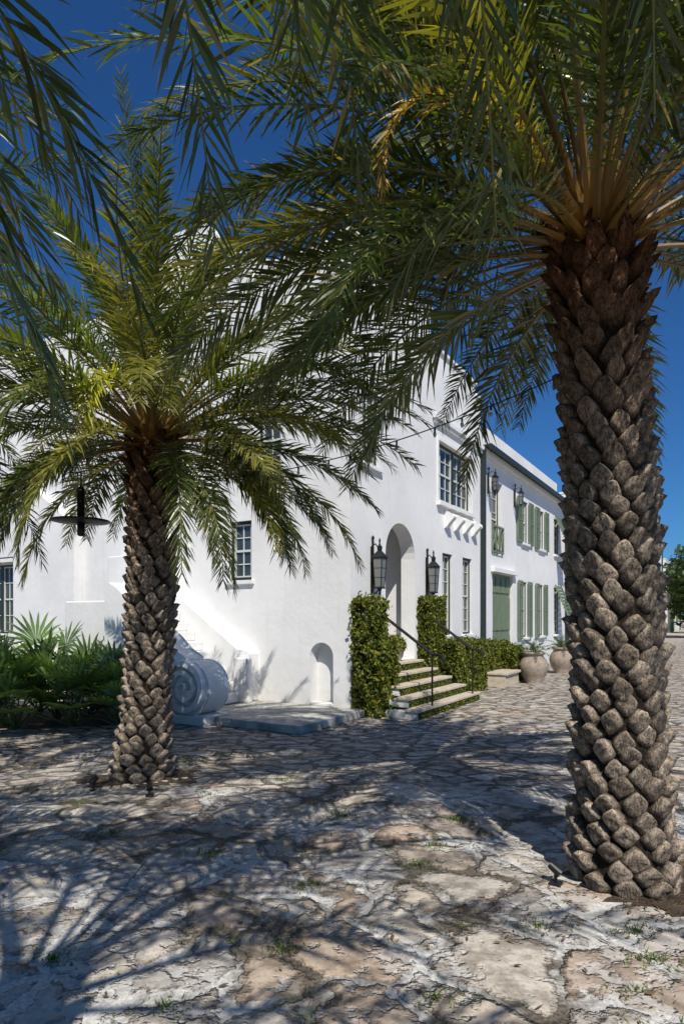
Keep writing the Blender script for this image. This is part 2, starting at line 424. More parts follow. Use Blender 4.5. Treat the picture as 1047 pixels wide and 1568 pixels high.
palm((-2.0,6.2,0),(-1.88,6.2,3.30),.21,.215,.10,36,9,90,2.4,21,extra=ex_left,ll=.31,nl=92,wid=.020,el_lo=-12,droop=1.05)
palm((1.72,3.8,0),(1.53,3.78,3.84),.26,.22,.05,40,10,104,2.7,33,extra=ex_right,ll=.35,nl=92,wid=.021,el_lo=2,az0=.4,droop=.9)
palm((-3.4,-.1,0),(-3.1,.1,4.2),.24,.22,.08,30,8,30,3.0,47,extra=ex_near_left,ll=.42,nl=60,az0=1.0,wid=.026,el_lo=-5)
palm((-5.2,4.7,0),(-5.0,4.8,3.9),.22,.21,.08,30,8,52,3.0,58,ll=.34,nl=80,wid=.022,az0=.3,el_lo=-10)
palm((-.7,-1.4,0),(-.7,-1.2,4.5),.24,.22,.08,30,8,24,3.1,69,extra=ex_near_mid,ll=.42,nl=60,az0=2.0,wid=.026,el_lo=5)

# ------------------------------------------------------------------ corner villa
C=(0.14,10.1,0); ROT=math.atan2(.851,.525)
def arc(a0,a1,z1,n=16):
    r=(a1-a0)/2; cx=(a0+a1)/2; cz=z1-r
    return [(cx-r*math.cos(math.pi*k/n),cz+r*math.sin(math.pi*k/n)) for k in range(n+1)]
def wall(mb,fr,a0,a1,z0,z1,ops,off=0.0):
    def P(a,z,d=0): return (a,d+off,z) if fr=='R' else (d+off,a,z)
    xs=sorted({a0,a1,*[o[0] for o in ops],*[o[1] for o in ops]}); zs=sorted({z0,z1,*[o[2] for o in ops],*[o[3] for o in ops]})
    for i in range(len(xs)-1):
        for j in range(len(zs)-1):
            cx=(xs[i]+xs[i+1])/2; cz=(zs[j]+zs[j+1])/2
            if any(o[0]<cx<o[1] and o[2]<cz<o[3] for o in ops): continue
            mb.add([P(xs[i],zs[j]),P(xs[i+1],zs[j]),P(xs[i+1],zs[j+1]),P(xs[i],zs[j+1])],[(0,1,2,3)])
    for o in ops:
        b0,b1,c0,c1,dp=o[:5]; arch=len(o)>5 and o[5]
        zt=c1-(b1-b0)/2 if arch else c1
        for (p,q) in (((b0,c0),(b0,zt)),((b1,zt),(b1,c0)),((b1,c0),(b0,c0))):
            mb.add([P(*p),P(*q),P(*q,dp),P(*p,dp)],[(0,1,2,3)])
        if not arch: mb.add([P(b0,c1),P(b1,c1),P(b1,c1,dp),P(b0,c1,dp)],[(0,1,2,3)])
        else:
            A=arc(b0,b1,c1)
            for k in range(len(A)-1):
                p,q=A[k],A[k+1]
                mb.add([P(*p),P(*q),P(*q,dp),P(*p,dp)],[(0,1,2,3)])
                mb.add([P(*p),P(*q),P(q[0],c1),P(p[0],c1)],[(0,1,2,3)])

class House:
    def __init__(s,name):
        s.e=empty(name,C,ROT); s.walls=MB(); s.frame=MB(); s.munt=MB(); s.glass=MB(); s.trim=MB(); s.green=MB(); s.metal=MB()
    def window(s,fr,a0,a1,z0,z1,dep=.11,cols=2,rows=4,sill=True,dbl=False,fw=.045):
        s.glass.fbox(fr,a0,a1,z0,z1,dep,dep+.02)
        for b in ((a0,a0+fw,z0,z1),(a1-fw,a1,z0,z1),(a0+fw,a1-fw,z0,z0+fw),(a0+fw,a1-fw,z1-fw,z1)):
            s.frame.fbox(fr,*b,dep-.055,dep-.002)
        parts=[(a0+fw,a1-fw)]
        if dbl:
            m=(a0+a1)/2; s.frame.fbox(fr,m-.05,m+.05,z0+fw,z1-fw,dep-.055,dep-.002); parts=[(a0+fw,m-.05),(m+.05,a1-fw)]
        for p0,p1 in parts:
            q0,q1=z0+fw,z1-fw
            st=.028
            for b in ((p0,p0+st,q0,q1),(p1-st,p1,q0,q1),(p0+st,p1-st,q0,q0+st),(p0+st,p1-st,q1-st,q1),(p0+st,p1-st,(q0+q1)/2-.02,(q0+q1)/2+.02)):
                s.munt.fbox(fr,*b,dep-.035,dep-.004)
            for k in range(1,cols):
                x=p0+(p1-p0)*k/cols; s.munt.fbox(fr,x-.009,x+.009,q0+st,q1-st,dep-.022,dep-.005)
            for k in range(1,rows):
                if k*2==rows: continue
                z=q0+(q1-q0)*k/rows; s.munt.fbox(fr,p0+st,p1-st,z-.009,z+.009,dep-.025,dep-.006)
        if sill: s.trim.fbox(fr,a0-.07,a1+.07,z0-.075,z0-.004,-.06,.05)
    def shutter(s,a0,a1,z0,z1,y=-.05,fr='R'):
        t=.045; w=.05
        for b in ((a0,a0+w,z0,z1),(a1-w,a1,z0,z1),(a0+w,a1-w,z0,z0+w),(a0+w,a1-w,z1-w,z1),(a0+w,a1-w,(z0+z1)/2-w/2,(z0+z1)/2+w/2)):
            s.green.fbox(fr,*b,y,y+t-.005)
        n=int((z1-z0)/.075)
        for k in range(n):
            z=z0+w+(z1-z0-2*w)*(k+.5)/n; s.green.fbox(fr,a0+w+.001,a1-w-.001,z-.026,z+.012,y+.012,y+t-.012)
    def done(s):
        s.walls.obj('walls',M_STUCCO,s.e); 
        for mb,nm,mt in ((s.frame,'window_frames',M_DARKFRAME),(s.munt,'muntins',M_MUNTIN),(s.glass,'glass',M_GLASS),(s.trim,'trim',M_TRIM),(s.green,'shutters_and_doors',M_GREEN),(s.metal,'gutters',M_DARKFRAME)):
            if mb.v: mb.obj(nm,mt,s.e,bevel=.006 if nm=='trim' else 0)

V=House('white_stucco_villa')
ropsR=[(1.22,2.46,.80,3.37,.30,True),(.40,.97,4.22,5.55,.12),(3.6,5.6,4.08,5.36,.13),(3.85,4.42,1.21,3.0,.12),(5.06,5.67,1.21,3.0,.12)]
wall(V.walls,'R',0,6.28,0,7.0,ropsR)
opsL=[(2.08,2.60,2.28,3.36,.12),(.336,.80,.14,1.18,.22,True),(1.42,1.92,4.15,5.35,.12),(9.4,10.9,1.2,2.9,.12)]
wall(V.walls,'L',0,13,0,7.0,opsL)
V.walls.prism([(0,7.0),(13,7.0),(13,8.1),(5.6,8.1),(4.6,8.45),(4.05,9.15),(3.25,9.15),(2.6,8.45),(1.6,7.9),(0,7.9)],'x',0,.3)
V.walls.box(.3,3.2,0,.3,7.0,7.9)
V.walls.box(3.2,5.9,0,.3,7.0,7.25)
V.walls.box(.3,6.28,12.7,13,0,7.0)
V.walls.add([(.02,.02,6.7),(6.28,.02,6.7),(6.28,13,6.7),(.02,13,6.7)],[(0,1,2,3)])
V.walls.add([(6.28,0.001,5.9),(6.28,13,5.9),(6.28,13,7.0),(6.28,0.001,7.0)],[(0,1,2,3)])
V.walls.add([(6.28,0.301,0),(6.28,13,0),(6.28,13,5.9),(6.28,0.301,5.9)],[(0,1,2,3)])
V.walls.add([(.22,.3,.1),(.22,.85,.1),(.22,.85,1.2),(.22,.3,1.2)],[(0,1,2,3)])
V.walls.box(.9,1.0,.30,1.9,.7,3.6); V.walls.box(2.75,2.85,.30,1.9,.7,3.6); V.walls.box(1.0,2.75,1.8,1.9,.7,3.6); V.walls.box(1.0,2.75,.30,1.8,3.5,3.6); V.walls.box(1.0,2.75,.30,1.8,.70,.80)
V.green.box(1.35,2.35,1.74,1.795,.8,2.9)
V.trim.box(3.3,6.36,-.10,-.002,5.76,5.86); V.trim.box(3.35,6.32,-.06,-.002,5.68,5.757)
V.trim.box(3.15,5.95,-.05,.33,7.253,7.33)
V.trim.box(-.0,3.25,-.06,.36,7.903,7.98)
V.trim.box(5.9,6.34,-.05,.33,7.003,7.06)
V.trim.box(3.52,5.68,-.09,.02,3.98,4.075)
V.trim.box(3.52,3.597,-.035,-.002,4.08,5.44); V.trim.box(5.603,5.68,-.035,-.002,4.08,5.44); V.trim.box(3.6,5.6,-.035,-.002,5.363,5.44)
for k in range(4):
    u=3.95+k*.56
    pts=[(0,3.96)]+[(-.22*math.cos(a)-.0,3.78+.10*math.sin(a)) for a in np.linspace(1.2,-.3,7)]+[(-.12,3.66),(-.06,3.58),(0,3.54)]
    V.trim.prism([(y-.002,z) for y,z in pts],'x',u,u+.17)
V.window('R',.40,.97,4.22,5.55,cols=2,rows=6)
V.window('R',3.6,5.6,4.08,5.36,dep=.12,cols=3,rows=4,dbl=True,sill=False,fw=.06)
V.window('R',3.85,4.42,1.21,3.0,cols=2,rows=6); V.window('R',5.06,5.67,1.21,3.0,cols=2,rows=6)
V.window('L',2.08,2.60,2.28,3.36,cols=2,rows=4,fw=.055); V.window('L',1.42,1.92,4.15,5.35,cols=2,rows=4); V.window('L',9.4,10.9,1.2,2.9,cols=3,rows=4,dbl=True)
V.trim.box(-.20,-.102,9.25,11.1,2.93,3.03)
V.trim.box(-.03,.2,.34,.795,.122,.165)
V.walls.prism([(6.9,0),(6.9,3.62),(7.3,3.87),(8.5,4.65),(9.2,4.65),(9.2,0)],'x',-.22,-.003)
V.walls.box(-.22,-.003,9.203,12.9,3.05,4.65)
V.metal.box(6.30,6.38,-.12,-.02,.1,5.8)
# ---- exterior stair
S_=MB()
S_.prism([(1.78,.12),(3.62,.12),(3.62,2.20),(3.35,2.06),(2.2,1.26),(1.98,1.08),(1.78,.98)],'x',-1.92,-1.55)
S_.prism([(1.90,.12),(4.05,.12),(4.05,2.26),(2.15,1.02),(1.90,.98)],'x',-.33,-.003)
S_.box(-.45,-.333,1.78,2.12,.12,.90)
S_.box(-1.52,-.36,3.95,5.3,.0,1.9)
S_.box(-.36,-.004,4.053,5.6,.0,2.85)
for k in range(10):
    S_.box(-1.549,-.334,2.0+k*.19,3.94,.12+k*.175,.12+(k+1)*.175-.002)
S_.obj('exterior_stair',M_STUCCO,V.e,bevel=.025)
sc=MB()
n=40
cyl=[(1.70+.43*math.cos(2*math.pi*k/n),.53+.41*math.sin(2*math.pi*k/n)) for k in range(n)]
sc.prism(cyl,'x',-1.94,-1.50)
sc.box(-2.02,-1.46,1.28,2.15,.0,.14)
sc.obj('stair_scroll',M_STUCCO,V.e,bevel=.015)
sp=MB(); vs=[];fs=[]; K=110
for k in range(K):
    f=k/(K-1); a=f*2*math.pi*2.5+.5; r=.43*(1-f)**.9+.04; wdt=.075*(1-f)+.03
    for (rr,x) in ((r,-1.938),(r,-2.05),(r-wdt,-2.05),(r-wdt,-1.938)):
        rr=max(rr,.005); vs.append((x,1.70+rr*math.cos(a),.53+rr*.96*math.sin(a)))
for k in range(K-1):
    for j in range(4): fs.append((k*4+j,k*4+(j+1)%4,(k+1)*4+(j+1)%4,(k+1)*4+j))
fs+=[(0,1,2,3),((K-1)*4,(K-1)*4+3,(K-1)*4+2,(K-1)*4+1)]
sp.add(vs,fs); sp.obj('scroll_spiral',M_STUCCO,V.e)
sl=MB(); sl.box(-1.80,-.002,-.27,1.98,.0,.12)
sl.obj('landing_slab',M_SLAB,V.e,bevel=.012)
# ---- entrance steps
st=MB(); rs=MB()
for k in range(5):
    u0=.14+.13*k; u1=2.95-.17*k; v=-(1.16-.22*k); z=.16*(k+1)
    rs.box(u0+.03,u1-.03,v+.03,-.001,.16*k,z-.045)
    st.box(u0,u1,v,-.001 if k==4 else -(1.16-.22*(k+1))+.03-.0005,z-.045+.0005,z)
st.obj('step_treads',M_STEP,V.e,bevel=.008); 
rs.obj('step_risers',M_STUCCO,V.e)
st2=MB(); st2.box(5.25,6.3,-.95,-.5,.0,.28); st2.box(5.22,6.33,-1.0,-.45,.283,.34); st2.obj('side_step',M_STEP,V.e,bevel=.008)
hr=MB()
for u in (.72,2.62):
    hr.tube([(u,-1.12,.05),(u,-1.12,.98)],.016); hr.tube([(u,-.12,.8),(u,-.12,1.68)],.016)
    hr.tube([(u,-1.34,.88),(u,-1.28,.98),(u,-1.12,1.0),(u,-.12,1.70),(u,0,1.72)],.026)
hr.obj('handrails',M_METAL,V.e,smooth=False)
V.done()

def lantern(u,v,z,sc_=1.0,name='wall_lantern'):
    e=empty(name,Vector(C)+Matrix.Rotation(ROT,3,'Z')@Vector((u,v,z)),ROT)
    m=MB(); g=MB(); s=sc_
    w=.055*s; h=.44*s; wt=.078*s
    for sx in (-1,1):
        for sy in (-1,1):
            m.tube([(sx*w,sy*w,0),(sx*wt,sy*wt,h)],.009*s,6)
    for q in (.33,.66):
        ww=w+(wt-w)*q+.004
        m.box(-ww,ww,-ww,-ww+.008,h*q,h*q+.008); m.box(-ww,-ww+.008,-ww,ww,h*q,h*q+.008)
    m.box(-w-.01,w+.01,-w-.01,w+.01,-.025*s,0); m.box(-wt-.012,wt+.012,-wt-.012,wt+.012,h,h+.02*s)
    o=wt+.022*s; m.add([(-o,-o,h+.02*s),(o,-o,h+.02*s),(o,o,h+.02*s),(-o,o,h+.02*s),(-.03*s,-.03*s,h+.12*s),(.03*s,-.03*s,h+.12*s),(.03*s,.03*s,h+.12*s),(-.03*s,.03*s,h+.12*s)],[(0,3,2,1),(4,5,6,7),(0,1,5,4),(1,2,6,5),(2,3,7,6),(3,0,4,7)])
    m.lathe([(.035*s,h+.12*s),(.042*s,h+.19*s),(.022*s,h+.21*s),(.010*s,h+.25*s),(.018*s,h+.28*s),(.004,h+.33*s)],0,0,0,12)
    m.lathe([(.004,-.14*s),(.018*s,-.10*s),(.010*s,-.07*s),(.04*s,-.025*s)],0,0,0,12)
    m.tube([(0,0,h+.15*s),(0,.08*s,h+.24*s),(0,-v-.02,h+.20*s)],.011*s)
    m.tube([(0,.0,-.02),(0,.08*s,-.10*s),(0,-v-.02,-.05*s)],.011*s)
    m.tube([(0,-v-.03,-.22*s),(0,-v-.03,h+.30*s)],.018*s,8)
    m.lathe([(.005,0),(.026,.02),(.026,.05),(.005,.08)],0,-v-.03,h+.30*s,10)
    m.box(-.035*s,.035*s,(-v)-.02,(-v)-.002,-.1*s,h+.2*s)
    g.add([(-w,-w,.005),(w,-w,.005),(w,w,.005),(-w,w,.005),(-wt,-wt,h),(wt,-wt,h),(wt,wt,h),(-wt,wt,h)],[(0,1,5,4),(1,2,6,5),(2,3,7,6),(3,0,4,7)])
    m.obj('lantern_frame',M_METAL,e); g.obj('lantern_glass',M_LGLASS,e)
lantern(.70,-.16,2.12,1.1); lantern(3.0,-.16,2.12,1.1)

# ------------------------------------------------------------------ row houses
H=House('white_row_house')
ops=[(7.2,8.15,3.28,5.25,.2),(7.3,9.15,.05,2.78,.15),(10.0,10.7,3.86,5.14,.12),(12.0,12.7,3.86,5.14,.12),(10.0,10.6,1.0,2.68,.12),(12.0,12.6,1.0,2.68,.12),(14.2,14.9,3.86,5.14,.12),(14.2,14.9,1.0,2.68,.12)]
wall(H.walls,'R',6.40,16.0,0,5.85,ops,off=.02)
H.walls.box(7.6,15.9,.30,8,5.935,6.72); H.walls.box(6.4,6.7,.25,8,0,5.85); 
H.metal.box(6.3,16.05,-.20,.10,5.86,5.90); H.metal.box(6.3,16.05,-.28,-.205,5.80,5.91); H.metal.box(6.4,16,.10,.6,5.90,5.93)
H.trim.box(6.4,15.9,-.10,.018,5.70,5.85)
H.window('R',7.2,8.15,3.28,5.25,dep=.2,cols=2,rows=5,sill=False)
for z in (3.32,4.0): H.green.box(7.2,8.15,-.03,.02,z,z+.05)
for k in range(3):
    a=7.2+k*.317
    for q in range(2):
        p0,p1=((a,3.37),(a+.317,4.0)) if q==0 else ((a,4.0),(a+.317,3.37))
        H.green.tube([(p0[0],-.01,p0[1]),(p1[0],-.01,p1[1])],.014,4)
for a in (7.2,7.5,7.83,8.12): H.green.box(a,a+.03,-.028,.018,3.37,4.0)
H.green.box(7.3,9.15,.12,.15,.05,2.78)
for k in range(4):
    a=7.36+k*.455
    for z0,z1 in ((.2,1.1),(1.25,2.15),(2.28,2.7)): H.green.box(a,a+.38,.095,.118,z0,z1)
H.trim.box(7.15,9.3,-.10,.015,2.80,2.92)
for (a0,a1,z0,z1) in ((10.0,10.7,3.86,5.14),(12.0,12.7,3.86,5.14),(10.0,10.6,1.0,2.68),(12.0,12.6,1.0,2.68),(14.2,14.9,3.86,5.14),(14.2,14.9,1.0,2.68)):
    H.window('R',a0,a1,z0,z1,cols=2,rows=4)
for a0,a1 in ((9.45,9.97),(10.73,11.2),(11.48,11.97),(12.73,13.2)): H.shutter(a0,a1,3.84,5.16)
for a0,a1 in ((9.55,9.97),(10.63,11.05),(11.55,11.97),(12.63,13.05)): H.shutter(a0,a1,.98,2.70)
for z0,z1 in ((3.9,5.2),(1.3,2.75)):
    for k in range(12):
        f=(k+.5)/12; z=z1+(z0-z1)*f; y=-.05-.55*f
        H.green.box(14.15,14.95,y-.03,y+.03,z-.05,z+.03)
    for a in (14.1,14.95): H.green.add([(a,-.02,z1),(a+.05,-.02,z1),(a+.05,-.62,z0),(a,-.62,z0),(a,-.06,z1+.03),(a+.05,-.06,z1+.03),(a+.05,-.66,z0+.03),(a,-.66,z0+.03)],[(0,1,2,3),(4,5,6,7),(0,1,5,4),(1,2,6,5),(2,3,7,6),(3,0,4,7)])
H.metal.box(15.9,16.02,-.14,-.02,.1,5.8)
H.done()
lantern(6.85,-.2,4.85,.72); lantern(9.2,-.2,4.85,.72)

def rowunit(u0,u1,h,setb=.02,seed=1):
    H=House('white_row_house'); rg=random.Random(seed)
    ops=[];a=u0+1.2
    while a<u1-1.6:
        ops+=[(a,a+.8,3.8,5.2,.12),(a,a+.8,1.0 if rg.random()<.6 else .05,2.7,.12)]; a+=2.4
    wall(H.walls,'R',u0+.02,u1,0,h,ops,off=setb)
    H.walls.box(u0+.02,u1,setb+.3,9,h-.5,h-.02); H.walls.box(u0+.02,u0+.3,setb+.002,9,0,h); H.walls.box(u1-.3,u1-.002,setb+.002,9,0,h)
    H.trim.box(u0,u1+.02,setb-.09,setb-.002,h-.30,h-.18); H.trim.box(u0,u1,setb-.05,setb+.25,h+.002,h+.07)
    for k in range(0,len(ops),1):
        o=ops[k]; H.glass.box(o[0],o[1],setb+.1,setb+.12,o[2],o[3])
        H.munt.box((o[0]+o[1])/2-.03,(o[0]+o[1])/2+.03,setb+.07,setb+.098,o[2],o[3]); zz=(o[2]+o[3])/2; H.munt.box(o[0],o[1],setb+.06,setb+.095,zz-.03,zz+.03)
        if rg.random()<.6:
            H.shutter(o[0]-.48,o[0]-.02,o[2],o[3],setb-.06); H.shutter(o[1]+.02,o[1]+.48,o[2],o[3],setb-.06)
    H.metal.box(u1-.1,u1,setb-.12,setb-.02,0,h-.4)
    H.done()
rowunit(16.05,24,6.35,.02,1); rowunit(24.05,33,5.9,-.3,2); rowunit(33.05,44,6.6,.02,3); rowunit(44.05,58,9.3,.0,4); rowunit(58.05,80,7.2,-.3,5)
# ------------------------------------------------------------------ planters
def planter(u,v,s=1.0):
    e=empty('urn_planter',Vector(C)+Matrix.Rotation(ROT,3,'Z')@Vector((u,v,0)),ROT)
    m=MB(); m.lathe([(.19*s,0),(.21*s,.03),(.20*s,.06*s),(.29*s,.20*s),(.34*s,.36*s),(.34*s,.46*s),(.29*s,.58*s),(.225*s,.66*s),(.225*s,.69*s),(.27*s,.72*s),(.275*s,.75*s),(.25*s,.765*s),(.21*s,.76*s),(.20*s,.66*s)],0,0)
    m.obj('urn',M_PLANTER,e,smooth=True)
    d=MB(); d.lathe([(.0,.69*s),(.2*s,.69*s)],0,0,.002); d.obj('soil',M_SOIL,e)
    lm=LeafMesh(); rg=np.random.default_rng(int(u*100))
    for i in range(16):
        f=i/16
        frond(lm,(0,0,.70*s),i*2.4,R(80-62*f),.50,R(50+20*f),rg,nl=24,ll=.13,tint=np.array((.06,.11,.03))*rg.uniform(.8,1.3),wid=.014,bare=.1,petiole=(.1,.14,.04),thick=.35)
    lm.obj('plant',M_LEAF,e)
planter(6.63,-1.22); planter(9.75,-1.2,.98)

# ------------------------------------------------------------------ hedges
def hedge(name,boxes,dens=2600,leaf=.036,tints=((.06,.12,.02),),lump=.05,seed=3):
    e=empty(name,C,ROT); core=MB(); rg=np.random.default_rng(seed)
    Vs=[]
    for (x0,x1,y0,y1,z0,z1) in boxes:
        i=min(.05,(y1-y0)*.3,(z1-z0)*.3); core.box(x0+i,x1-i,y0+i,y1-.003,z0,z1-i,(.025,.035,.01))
        sides=[('x',x0,(y0,y1),(z0,z1)),('x',x1,(y0,y1),(z0,z1)),('y',y0,(x0,x1),(z0,z1)),('z',z1,(x0,x1),(y0,y1))]
        for ax,c,ra,rb in sides:
            A=(ra[1]-ra[0])*(rb[1]-rb[0]); k=int(A*dens)
            a=rg.uniform(*ra,k); b=rg.uniform(*rb,k)
            bumps=lump*(np.sin(a*9+c*3)*np.sin(b*8+1)+.6*np.sin(a*21+2)*np.sin(b*19))
            sgn=-1 if (ax=='x' and c==x0) or ax=='y' else 1
            off=c+sgn*(bumps+rg.normal(0,.4*min(lump+.01,.06),k)+ (rg.random(k)<.05)*rg.uniform(0,lump*3,k)-.01)
            P={'x':np.stack([off,a,b],1),'y':np.stack([a,off,b],1),'z':np.stack([a,b,off],1)}[ax]
            Vs.append(P)
    P=np.vstack(Vs); k=len(P)
    d=rg.normal(0,1,(k,3)); d/=np.linalg.norm(d,axis=1)[:,None]
    w=rg.normal(0,1,(k,3)); w-=d*np.sum(w*d,1)[:,None]; w/=np.linalg.norm(w,axis=1)[:,None]
    s=(leaf*rg.uniform(.6,1.4,k))[:,None]
    V_=np.stack([P-d*s,P+w*s*.55,P+d*s,P-w*s*.55],1).reshape(-1,3)
    F=(np.arange(k)[:,None]*4+np.arange(4)[None,:])
    tt=np.array(tints); c=tt[rg.integers(0,len(tt),k)]*rg.uniform(.7,1.4,(k,1))
    obj_from('leaves',V_,F.tolist(),M_HEDGE,False,e,np.repeat(c,4,0))
    core.obj('core',M_HEDGE,e)
YG=((.14,.16,.02),(.22,.21,.03),(.08,.10,.014),(.10,.12,.018),(.05,.068,.012))
hedge('ivy_hedge',[(.02,.74,-.28,-.01,0,1.88),(.0,.56,-.56,-.28,0,1.15)],tints=YG,leaf=.038,lump=.05,seed=3)
hedge('ivy_hedge',[(2.56,3.35,-.28,-.01,0,2.0)],tints=YG,leaf=.032,lump=.025,seed=4)
hedge('boxwood_hedge',[(3.1,4.9,-.62,-.05,0,1.10),(4.9,7.1,-.50,-.05,0,.98),(6.35,7.15,-.85,-.5,0,.86)],tints=YG,leaf=.032,lump=.03,seed=5)
hedge('ivy_riser_planting',[(.16+.13*k,2.93-.17*k,-(1.145-.22*k),-(1.125-.22*k),.16*k+.005,.16*k+.112) for k in range(5)],dens=4200,leaf=.022,tints=YG,lump=.003,seed=6)
def ball(u,v,z,r):
    e=empty('potted_topiary',Vector(C)+Matrix.Rotation(ROT,3,'Z')@Vector((u,v,z)))
    m=MB(); m.lathe([(.10,0),(.15,.08),(.17,.18),(.19,.2),(.19,.23),(.15,.23)],0,0); m.obj('pot',M_PLANTER,e,smooth=True)
    rg=np.random.default_rng(9); k=1500; d=rg.normal(0,1,(k,3)); d/=np.linalg.norm(d,axis=1)[:,None]
    P=d*(r*(1+rg.normal(0,.08,(k,1))))+np.array((0,0,.27)); P[:,2]=np.maximum(P[:,2],.2)
    a=rg.normal(0,1,(k,3)); a/=np.linalg.norm(a,axis=1)[:,None]; w=np.cross(a,d); w/=np.linalg.norm(w,axis=1)[:,None]+1e-6
    V_=np.stack([P-a*.03,P+w*.016,P+a*.03,P-w*.016],1).reshape(-1,3)
    obj_from('leaves',V_,(np.arange(k)[:,None]*4+np.arange(4)[None,:]).tolist(),M_HEDGE,False,e,np.repeat(np.array(YG)[rg.integers(0,4,k)],4,0))
ball(1.55,-.02,.8,.19)

# ------------------------------------------------------------------ fan palms (palmetto)
def fanpalm(x,y,s,seed):
    e=empty('palmetto_shrub',(x,y,0)); lm=LeafMesh(); rg=np.random.default_rng(seed)
    for i in range(13):
        f=i/13; az=i*2.4+rg.normal(0,.2); el=R(84-66*f); L=s*rg.uniform(.7,1.05)
        tip=np.array((math.cos(az)*math.cos(el),math.sin(az)*math.cos(el),math.sin(el)))*L
        tube=MB(); tube.tube([(0,0,.02),tuple(tip*.5+np.array((0,0,.04))),tuple(tip)],[.014,.010,.007],5,(.09,.13,.04))
        lm.add(np.array(tube.v),tube.f,np.array(tube.c))
        D=tip/np.linalg.norm(tip); D=D+np.array((0,0,-.30)); D/=np.linalg.norm(D)
        Sd=np.cross(D,(0,0,1.)); Sd/=np.linalg.norm(Sd); Nn=np.cross(Sd,D)
        nb=18; c0=np.array((.07,.115,.035))*rg.uniform(.5,2.0); bl=.50*s*rg.uniform(.8,1.15)
        for k in range(nb):
            a=R(-120+240*k/(nb-1)); d=D*math.cos(a)+Sd*math.sin(a)+Nn*(.22*abs(math.sin(a))+rg.normal(0,.03)); d/=np.linalg.norm(d)
            w=np.cross(d,Nn+rg.normal(0,.2,3)); w/=np.linalg.norm(w); l=bl*(1-.25*abs(a)/2.2)*rg.uniform(.92,1.08)
            dr=np.array((0,0,-.06*l))
            V_=np.array([tip,tip+d*l*.45+w*.030,tip+d*l*.45-w*.030,tip+d*l*.8+w*.016+dr*.6,tip+d*l*.8-w*.016+dr*.6,tip+d*l+dr*1.6])
            lm.add(V_,[(0,1,2),(2,1,3,4),(4,3,5)],np.tile(c0*rg.uniform(.8,1.3),(6,1)))
    lm.obj('fan_leaves',M_LEAF,e)
for i,(x,y,s) in enumerate([(-3.35,9.35,.85),(-3.9,9.0,.85),(-4.4,9.6,.95),(-4.9,9.0,.95),(-5.4,9.7,1.05),(-5.9,9.2,1.0),(-6.6,9.6,1.1),(-4.0,9.9,1.0),(-3.2,8.95,.55),(-4.6,8.75,.7),(-5.0,10.3,1.15),(-6.2,10.4,1.2)]):
    fanpalm(x,y,s,100+i)

# ------------------------------------------------------------------ string wire + pendant lamp
def wire(p0,p1,sag,nb,name='string_lights'):
    p0=Vector(p0);p1=Vector(p1); e=empty(name); m=MB(); g=MB()
    pts=[p0.lerp(p1,k/40)-Vector((0,0,sag*4*(k/40)*(1-k/40))) for k in range(41)]
    m.tube(pts,.0045,5); 
    for k in range(nb):
        f=(k+.5)/nb; i=int(f*40); q=pts[i]; m.tube([q,q-Vector((0,0,.03))],.008,6)
        g.lathe([(.004,-.07),(.011,-.058),(.012,-.045),(.007,-.030)],q.x,q.y,q.z,8)
    m.obj('wire',M_METAL,e); g.obj('bulbs',M_LGLASS,e,smooth=True)
wire((-4.98,4.95,3.35),(-1.92,6.2,3.0),.13,14); wire((-1.88,6.2,2.98),(1.5,3.78,3.15),.22,18); 
e=empty('pendant_lamp',(-2.50,5.95,2.52)); m=MB()
m.lathe([(.03,-.02),(.12,-.015),(.24,-.005),(.27,0),(.265,.012),(.2,.02),(.05,.045),(.035,.05)],0,0,0,36)
m.lathe([(.035,.03),(.037,.30),(.03,.32),(.012,.34),(.006,.36)],0,0,0,16); m.lathe([(.02,-.14),(.035,-.13),(.035,-.02)],0,0,0,16)
m.tube([(0,0,.34),(0,0,.48)],.006,6); m.obj('lamp_body',M_METAL,e,smooth=True)

# ------------------------------------------------------------------ small ground things
def spot(x,y,rz):
    e=empty('garden_spotlight',(x,y,0),rz); m=MB()
    m.tube([(0,0,0),(0,0,.07)],.010,8); m.tube([(0,-.03,.07),(0,.035,.115)],[.030,.024],14); m.box(-.035,.035,-.035,.035,0,.012); m.obj('fixture',M_METAL,e)
spot(-1.72,5.55,.4); spot(-2.3,5.75,-.6); spot(1.28,3.72,1.0)
m=MB(); 
for k in range(26):
    a=k/25; x=-3.6+2.0*a; y=5.45+.55*a*a+.15*a; w=.035
    m.box(x,x+.07,y-w,y+w,-.01,.012+.006*math.sin(k*3))
m.obj('edging_stones',M_STEP,None,bevel=.01)
m=MB(); m.box(-1.42,-1.28,3.68,3.98,.0,.02); m.obj('utility_cover',simple('concrete_cover',(.30,.30,.30),.8),None,bevel=.008)

